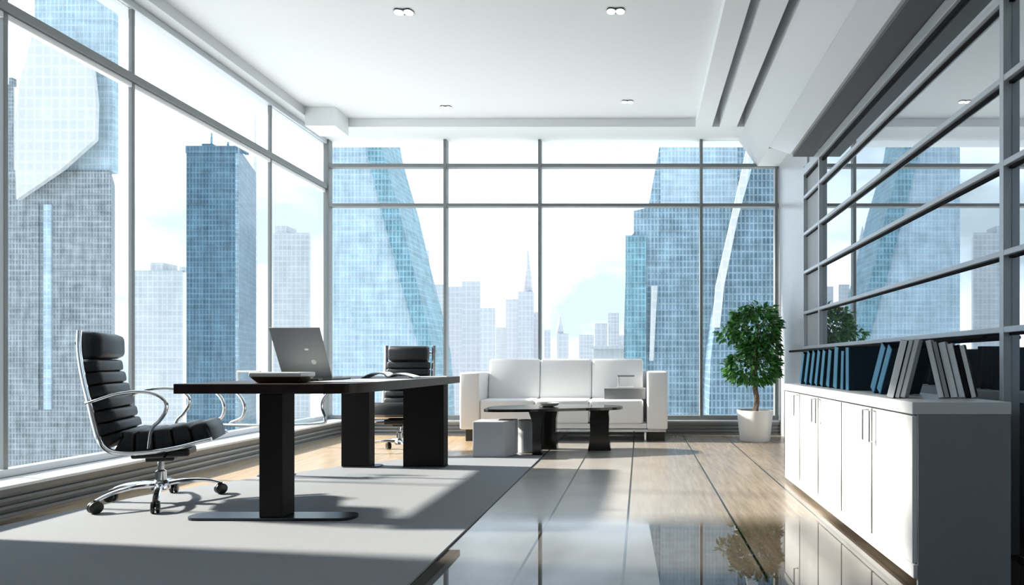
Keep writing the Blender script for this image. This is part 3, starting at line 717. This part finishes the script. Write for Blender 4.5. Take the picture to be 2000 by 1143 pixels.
for i in range(5):
    y0 = i * dw + 0.006; y1 = (i + 1) * dw - 0.006
    b = MB(); b.box(0.002, 0.0215, y0, y1, 0.090, 0.682, 0.0015); d = b.build('door', 'cab_white', t)
    hy = {0: y1 - 0.04, 1: y0 + 0.035, 2: y1 - 0.04, 3: y0 + 0.035, 4: y0 + 0.035}[i]
    b = MB(); hx = -0.026
    b.tube([(0.004, hy, 0.672), (hx, hy, 0.672), (hx, hy, 0.530), (0.004, hy, 0.530)], 0.0055, 8); b.build('handle', 'steel', d, True)

# ------------------------------------------------------------------ binders
ZB = CHT + 0.001
def binder(x, y, lean, label, cover, spine, thick=0.05, h=0.25, dep=0.22, facing='left', group='binders along the sideboard'):
    """one ring binder: facing left = spine towards the room, leaning towards the camera by lean; facing camera = spine to the camera, leaning to the left"""
    t = thing('binder', (x, y, ZB), label, 'binder', 0, group)
    a = lean
    # local: thickness along +Y from 0, depth along +X, height along Z
    if facing == 'left':
        base = Matrix.Rotation(a, 4, 'X')
    else:
        base = Matrix.Rotation(math.radians(58), 4, 'Z') @ Matrix.Rotation(a, 4, 'X')
    lift = thick * abs(math.sin(a)) if a < 0 else 0.0
    base = Matrix.Translation((0, 0, lift)) @ base
    b = MB(); b.box(0.004, dep, 0.0, 0.004, 0.0, h, mat=base); b.box(0.004, dep, thick - 0.004, thick, 0.0, h, mat=base); b.build('cover', cover, t)
    b = MB(); b.box(0.0, 0.006, 0.0005, thick - 0.0005, 0.001, h - 0.001, 0.002, mat=base); b.build('spine', spine, t)
    b = MB(); b.box(0.0065, dep - 0.012, 0.005, thick - 0.005, 0.003, h - 0.012, mat=base); b.build('pages', 'binder_black' if cover != 'binder_white' else 'binder_grey', t)
    return t
ords = ['farthest blue binder, at the end of the sideboard by the column', 'second blue binder from the far end of the sideboard', 'third blue binder from the far end of the sideboard', 'fourth blue binder from the far end of the sideboard', 'fifth blue binder from the far end of the sideboard', 'sixth blue binder from the far end of the sideboard', 'seventh and tallest blue binder from the far end of the sideboard', 'short thin blue binder standing just left of the upright open-sided one', 'upright blue binder with its wide dark cover facing the gap']
ys = [4.60, 4.455, 4.32, 4.19, 4.06, 3.92, 3.765, 3.645, 3.545]
leans = [24, 24, 22, 20, 17, 14, 8, 4, 0]
ths = [0.05, 0.058, 0.055, 0.055, 0.056, 0.058, 0.068, 0.045, 0.05]
hs = [0.235, 0.24, 0.24, 0.24, 0.238, 0.235, 0.25, 0.225, 0.245]
for i in range(9):
    binder(1.18, ys[i], math.radians(leans[i]), ords[i], 'binder_navy', 'binder_blue', ths[i], hs[i], 0.235)
gp = 'binders along the sideboard'
binder(1.20, 3.22, math.radians(34), 'left one of the two steeply leaning blue binders in the middle of the row', 'binder_navy', 'binder_blue', 0.055, 0.275, 0.2)
binder(1.20, 3.135, math.radians(34), 'right one of the two steeply leaning blue binders in the middle of the row', 'binder_navy', 'binder_blue', 0.05, 0.265, 0.2)
near = [(1.150, 13, 'white binder leaning right, just right of the pair of steep blue binders', 'binder_black', 'binder_white', 0.034, 0.26),
        (1.174, 13, 'thin white binder leaning against the left leg of the tent', 'binder_grey', 'binder_white', 0.020, 0.262),
        (1.200, 13, 'white binder forming the left leg of the tent', 'binder_grey', 'binder_white', 0.023, 0.265),
        (1.374, -12, 'white binder forming the right leg of the tent, leaning left', 'binder_grey', 'binder_white', 0.026, 0.262),
        (1.399, -12, 'thin dark binder just right of the tent', 'binder_black', 'binder_grey', 0.022, 0.255),
        (1.436, -12, 'broad pale grey binder, second right of the tent', 'binder_grey', 'binder_white', 0.034, 0.252),
        (1.468, -12, 'pale grey binder, third right of the tent', 'binder_grey', 'binder_white', 0.029, 0.246),
        (1.492, -12, 'thin black binder, second from the near right end of the row', 'binder_black', 'binder_black', 0.021, 0.240),
        (1.518, -12, 'last white binder at the near right end of the row', 'binder_black', 'binder_white', 0.023, 0.24)]
for x, a, lb, cv, spn, th, h in near:
    binder(x - 0.03, 2.77, math.radians(a), lb, cv, spn, th * 0.85, h, 0.115, 'camera')

# ------------------------------------------------------------------ ceiling lights
def downlight(x, y, s, label):
    t = thing('downlight', (x, y, HC), label, 'light', 0, 'twin ceiling downlights')
    pl = [(p.x * s, p.y * s) for p in spline([(-0.085, 0, 0), (-0.06, 0.048, 0), (0, 0.04, 0), (0.06, 0.048, 0), (0.085, 0, 0), (0.06, -0.048, 0), (0, -0.04, 0), (-0.06, -0.048, 0)], 5, True)]
    b = MB(); b.prism(pl, -0.010, -0.0005, 'z'); b.build('trim_plate', 'gun_metal', t)
    for sx in (-1, 1):
        b = MB(); b.lathe([(0.038 * s, -0.016), (0.040 * s, -0.0105)], 20, (sx * 0.042 * s, 0, 0)); b.build('bulb', 'lamp_glow', t)
    return t
downlight(-1.95, 5.17, 0.95, 'twin downlight in the near left part of the ceiling')
downlight(-0.20, 5.155, 0.9, 'twin downlight in the near right part of the ceiling')
downlight(-2.2, 7.1, 0.75, 'twin downlight at the far left of the ceiling')
downlight(-0.14, 6.95, 0.75, 'twin downlight at the far right of the ceiling')

# ------------------------------------------------------------------ the city outside
ZG = -150.0
b = MB(); b.prism([(-3000, -1500), (3000, -1500), (3000, 4000), (-3000, 4000)], ZG - 2, ZG, 'z'); struct(b.build('ground', principled('pale_ground', (0.55, 0.57, 0.58), 0.9)))
FM = {
 'grey': facade('facade_grey', (0.131, 0.163, 0.194), (0.237, 0.269, 0.294), (0.081, 0.106, 0.125), 1.5, 2.6, vary=0.35, patch=0.5, mott=0.36),
 'pale_blue': facade('facade_pale_blue', (0.259, 0.379, 0.464), (0.375, 0.453, 0.520), (0.207, 0.333, 0.422), 2.0, 3.2, vary=0.45, patch=0.45, mott=0.20),
 'blue': facade('facade_blue', (0.035, 0.094, 0.149), (0.094, 0.165, 0.220), (0.022, 0.066, 0.116), 2.6, 4.2, vary=0.5, patch=0.35, mott=0.34),
 'teal': facade('facade_teal', (0.095, 0.227, 0.290), (0.204, 0.320, 0.378), (0.058, 0.160, 0.220), 2.0, 3.2, vary=0.5, patch=0.35, mott=0.30),
 'steel_blue': facade('facade_steel_blue', (0.132, 0.222, 0.297), (0.262, 0.351, 0.414), (0.083, 0.156, 0.221), 2.0, 3.4, vary=0.5, patch=0.45, mott=0.32),
 'deep_blue': facade('facade_deep_blue', (0.068, 0.124, 0.176), (0.162, 0.236, 0.290), (0.041, 0.081, 0.121), 2.0, 3.4, vary=0.5, patch=0.35, mott=0.34),
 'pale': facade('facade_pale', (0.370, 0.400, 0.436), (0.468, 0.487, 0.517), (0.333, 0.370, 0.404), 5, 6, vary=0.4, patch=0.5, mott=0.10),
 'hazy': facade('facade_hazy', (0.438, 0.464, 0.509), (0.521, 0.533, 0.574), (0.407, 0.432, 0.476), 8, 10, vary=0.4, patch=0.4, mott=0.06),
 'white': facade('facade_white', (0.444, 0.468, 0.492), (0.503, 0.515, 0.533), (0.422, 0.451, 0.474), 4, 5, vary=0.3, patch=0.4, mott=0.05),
}
def wx(px, d): return (px - CX) * d / F
def wz(py, d): return CH + (CY - py) * d / F
def tower(px0, px1, ptop, d, mat, label, depth=None, group=None, name='skyscraper', bottom=None, cat='building'):
    """box tower at distance d whose camera side spans the given columns"""
    x0, x1 = wx(px0, d), wx(px1, d); dp = depth or (x1 - x0) * 0.8
    t = thing(name, ((x0 + x1) / 2, d, ZG), label, cat, 0, group)
    h = wz(ptop, d) - ZG
    hw = (x1 - x0) / 2; sl = 0.9 * (x1 if x1 < 0 else x0) / d * dp
    plan = [(-hw, 0), (hw, 0), (hw + min(sl, 0), dp), (-hw + max(sl, 0), dp)]
    b = MB(); b.prism(plan, 0, h, 'z'); b.build('shaft', FM[mat], t)
    t['h'] = h; t['w'] = x1 - x0; t['dp'] = dp
    cx_ = sum(p[0] for p in plan) / 4
    b = MB(); w = x1 - x0; b.prism([(cx_ + (p[0] - cx_) * 0.94, dp / 2 + (p[1] - dp / 2) * 0.94) for p in plan], h, h + w * 0.02, 'z'); b.build('parapet', FM[mat], t)
    return t
def addbox(t, px0, px1, pt, pb, d, mat, name, y0=0.0, dp=8.0):
    x0, x1 = wx(px0, d) - t.location.x, wx(px1, d) - t.location.x
    b = MB(); b.box(x0, x1, y0, y0 + dp, wz(pb, d) - ZG, wz(pt, d) - ZG); return b.build(name, FM[mat] if mat in FM else mat, t)
def polytower(pts, d, dp, mat, label, name='skyscraper', group=None, name_part='shaft', shear=0.0):
    """tower whose side elevation is the polygon pts (column,row pixels at distance d); the last rows reach the ground"""
    P = [(wx(x, d), wz(y, d) if y is not None else ZG) for x, y in pts]
    xm = sum(p[0] for p in P) / len(P)
    t = thing(name, (xm, d, ZG), label, 'building', 0, group)
    b = MB(); b.prism([(x - xm, z - ZG) for x, z in P], 0, dp, 'y'); b.build(name_part, FM[mat], t)
    return t

# big grey tower at the far left, with its pale sail-shaped fin
d = 300
t = tower(14, 217, 335, d, 'grey', 'huge grey tower filling the leftmost window, with a white sail-shaped fin', 24)
addbox(t, 60, 214, -260, 334, d, 'pale_blue', 'upper_shaft', 2, 3)
P = [(66, 58), (120, 85), (178, 118), (187, 200), (185, 272), (120, 330), (32, 390), (27, 250), (40, 150)]
b = MB(); dd = d - 6
b.prism([(wx(x, dd) - t.location.x, wz(y, dd) - ZG) for x, y in P], -6, -4, 'y'); b.build('fin', FM['white'], t)
for k in range(2):
    addbox(t, 62 + k * 26, 78 + k * 24, 400, 800, d, 'pale_blue' if k else 'grey', 'pilaster', -0.8, 1.0)
d = 420
t = tower(8, 27, 165, d, 'grey', 'slim grey tower behind the left edge of the huge grey one')
addbox(t, 14, 21, 150, 165, d, 'grey', 'cap', 1, 3)
d = 640
t = tower(258, 357, 530, d, 'pale', 'pale stepped block left of the dark blue tower')
addbox(t, 288, 313, 512, 530, d, 'pale', 'roof_box', 4, 20)
addbox(t, 345, 357, 520, 530, d, 'pale', 'roof_box', 4, 20)
# dark blue tower
d = 500
x0, x1 = wx(364, d), wx(464, d)
t = thing('skyscraper', (x0, d, ZG), 'tall dark blue glass tower with two roof masts in the left windows', 'building')
h = wz(285, d) - ZG
b = MB(); wv = x1 - x0; dp = 70.0
xr = wx(500, d + dp) - x0
b.prism([(0, 0), (wv, 0), (xr, dp), (-8, dp)], 0, h, 'z'); b.build('shaft', FM['blue'], t)
b = MB(); b.box(wv - 1.6, wv + 0.2, -0.5, 1.2, 0, h); b.build('corner_strip', FM['steel_blue'], t)
b = MB(); b.box(-0.3, wv + 0.3, -0.6, 0.0, h - 6, h); b.build('parapet', FM['blue'], t)
for (a, c, pt) in ((377, 398, 272), (398, 408, 276), (446, 453, 271)):
    b = MB(); b.box(wx(a, d) - x0, wx(c, d) - x0, 10, 22, h, wz(pt, d) - ZG); b.build('roof_box', FM['blue'], t)
for (a, pt) in ((393, 238), (426, 256)):
    b = MB(); b.tube([(wx(a, d) - x0, 12, h), (wx(a, d) - x0, 12, wz(pt, d) - ZG)], 0.9, 8); b.build('antenna', FM['teal'], t)
t['label'] = 'tall dark blue glass tower with two roof masts in the left windows'
d = 700
t = tower(533, 606, 456, d, 'pale', 'pale lilac-grey block right of the dark blue tower')
addbox(t, 533, 556, 440, 456, d, 'pale', 'roof_box', 4, 20)
# thin far mast behind
d = 900
t = thing('antenna_mast', (wx(498, d), d, ZG), 'thin lattice mast far behind the dark blue tower', 'mast')
b = MB(); b.tube([(0, 0, 0), (0, 0, wz(285, d) - ZG), (0, 0, wz(215, d) - ZG)], [4, 2.0, 0.5], 6); b.build('pole', FM['hazy'], t)

# slanted glass tower at the left of the back windows
d = 350
t = polytower([(637, None), (637, 100), (690, 100), (712, 275), (742, 400), (785, 560), (822, 690), (850, None)], d, 30, 'pale_blue', 'slanting pale blue glass tower with a darker edge in the left back window')
b = MB(); dd = d - 1.5
Q = [(690, 100), (730, 200), (742, 275), (757, 330), (778, 400), (806, 520), (832, 620), (846, 690), (852, 760), (856, 850), (846, 850), (822, 690), (785, 560), (742, 400), (712, 275)]
b.prism([(wx(x, dd) - t.location.x, wz(y, dd) - ZG) for x, y in Q], -2.0, 31, 'y'); b.build('slanted_side', FM['teal'], t)
# big tower group on the right
d = 350
t = polytower([(1215, None), (1219, 640), (1222, 540), (1231, 535), (1231, 462), (1238, 455), (1238, 412), (1266, 405), (1290, 275), (1310, 100), (1480, 60), (1480, None)], d, 45, 'steel_blue', 'broad stepped blue glass tower on the right of the back windows')
addbox(t, 1222, 1262, 462, 760, d, 'teal', 'side_bay', -3, 3.0)
addbox(t, 1290, 1440, 60, 400, d, 'pale_blue', 'upper_bay', -1.5, 1.5)
P = [(1272, 560), (1284, 560), (1276, 705), (1268, 705)]
b = MB(); b.prism([(wx(x, d) - t.location.x, wz(y, d) - ZG) for x, y in P], -4.5, -3.2, 'y'); b.build('glass_fin', FM['white'], t)
d = 300
t = polytower([(1370, None), (1388, 700), (1400, 610), (1440, 430), (1468, 330), (1492, 240), (1511, 240), (1511, None)], d, 30, 'deep_blue', 'dark blue slanting tower beside the column, edged by a pale beam')
b = MB(); P = [(1392, 640), (1398, 560), (1425, 440), (1450, 330), (1466, 250), (1478, 250), (1464, 330), (1440, 430), (1414, 560), (1406, 640)]
b.prism([(wx(x, d - 2) - t.location.x, wz(y, d - 2) - ZG) for x, y in P], -2.5, 0.0, 'y'); b.build('slanted_beam', FM['white'], t)
d = 700
tower(1511, 1620, 275, d, 'white', 'white block glimpsed between the dark tower and the column')

# far skyline in the middle of the back windows
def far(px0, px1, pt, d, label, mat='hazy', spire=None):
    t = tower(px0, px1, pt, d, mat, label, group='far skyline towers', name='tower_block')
    if spire:
        w = t['w']; xs_ = wx(spire[0], d) - t.location.x
        b = MB(); b.lathe([(w * 0.36, t['h']), (w * 0.25, t['h'] + (wz(spire[1], d) - ZG - t['h']) * 0.45), (w * 0.05, wz(spire[1], d) - ZG)], 8, (xs_, w * 0.4, 0)); b.build('spire', FM[mat], t)
    return t
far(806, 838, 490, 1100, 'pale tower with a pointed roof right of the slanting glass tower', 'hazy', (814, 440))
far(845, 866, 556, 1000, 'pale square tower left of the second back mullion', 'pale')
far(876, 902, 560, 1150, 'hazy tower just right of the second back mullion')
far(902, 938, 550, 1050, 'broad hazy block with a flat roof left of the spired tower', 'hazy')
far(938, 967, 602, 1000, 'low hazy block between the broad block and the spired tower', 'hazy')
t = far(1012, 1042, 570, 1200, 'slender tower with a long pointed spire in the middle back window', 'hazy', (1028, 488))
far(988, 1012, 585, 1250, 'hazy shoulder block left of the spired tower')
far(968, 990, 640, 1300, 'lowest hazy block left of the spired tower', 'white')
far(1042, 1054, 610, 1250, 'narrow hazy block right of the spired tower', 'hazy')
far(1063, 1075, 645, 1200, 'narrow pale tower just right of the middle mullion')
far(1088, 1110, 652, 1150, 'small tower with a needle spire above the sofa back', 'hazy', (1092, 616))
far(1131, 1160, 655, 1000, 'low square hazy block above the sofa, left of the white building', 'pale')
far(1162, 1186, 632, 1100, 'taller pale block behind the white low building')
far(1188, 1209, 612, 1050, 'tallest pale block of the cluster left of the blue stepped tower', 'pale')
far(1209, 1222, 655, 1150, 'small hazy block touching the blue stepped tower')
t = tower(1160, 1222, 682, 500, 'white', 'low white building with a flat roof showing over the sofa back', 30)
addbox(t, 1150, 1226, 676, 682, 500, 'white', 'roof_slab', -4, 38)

# ------------------------------------------------------------------ sky, sun
w = bpy.data.worlds.new('sky'); bpy.context.scene.world = w; w.use_nodes = True
nt = w.node_tree
for n in list(nt.nodes): nt.nodes.remove(n)
N = nt.nodes.new; L = nt.links.new
out = N('ShaderNodeOutputWorld'); bg = N('ShaderNodeBackground'); L(bg.outputs[0], out.inputs[0])
tc = N('ShaderNodeTexCoord')
mp = N('ShaderNodeMapping'); mp.inputs['Scale'].default_value = (1.2, 1.2, 3.0); L(tc.outputs['Generated'], mp.inputs[0])
ns = N('ShaderNodeTexNoise'); ns.inputs['Scale'].default_value = 2.2; ns.inputs['Detail'].default_value = 6; L(mp.outputs[0], ns.inputs['Vector'])
cr = N('ShaderNodeValToRGB')
cr.color_ramp.elements[0].position = 0.40; cr.color_ramp.elements[0].color = (0.52, 0.62, 0.68, 1)
cr.color_ramp.elements[1].position = 0.60; cr.color_ramp.elements[1].color = (1.20, 1.36, 1.55, 1)
L(ns.outputs['Fac'], cr.inputs[0]); L(cr.outputs[0], bg.inputs[0]); bg.inputs[1].default_value = 1.75

sd = Vector((1.0, -0.13, -0.57)).normalized()
sun = bpy.data.lights.new('sun', 'SUN'); sun.energy = 18.0; sun.color = (1.0, 0.90, 0.78); sun.angle = math.radians(2.5)
so = bpy.data.objects.new('sun', sun); C.objects.link(so); so.rotation_euler = sd.to_track_quat('-Z', 'Y').to_euler(); so.location = (-20, 0, 20)

# ------------------------------------------------------------------ camera
cam = bpy.data.cameras.new('camera'); co = bpy.data.objects.new('camera', cam); C.objects.link(co)
cam.sensor_width = 36.0; cam.lens = 36.0 * F / 2000.0
cam.shift_x = -(CX - 1000.0) / 2000.0; cam.shift_y = (CY - 571.5) / 2000.0
co.location = (0, 0, CH); co.rotation_euler = (PI / 2, 0, 0)
cam.clip_end = 10000
sc = bpy.context.scene; sc.camera = co
sc.view_settings.view_transform = 'Standard'; sc.view_settings.look = 'None'
sc.view_settings.exposure = -0.04; sc.view_settings.gamma = 1.0
sc.view_settings.use_curve_mapping = False
sc.cycles.max_bounces = 10; sc.cycles.diffuse_bounces = 6; sc.cycles.glossy_bounces = 5
sc.cycles.transparent_max_bounces = 16; sc.cycles.sample_clamp_indirect = 8.0
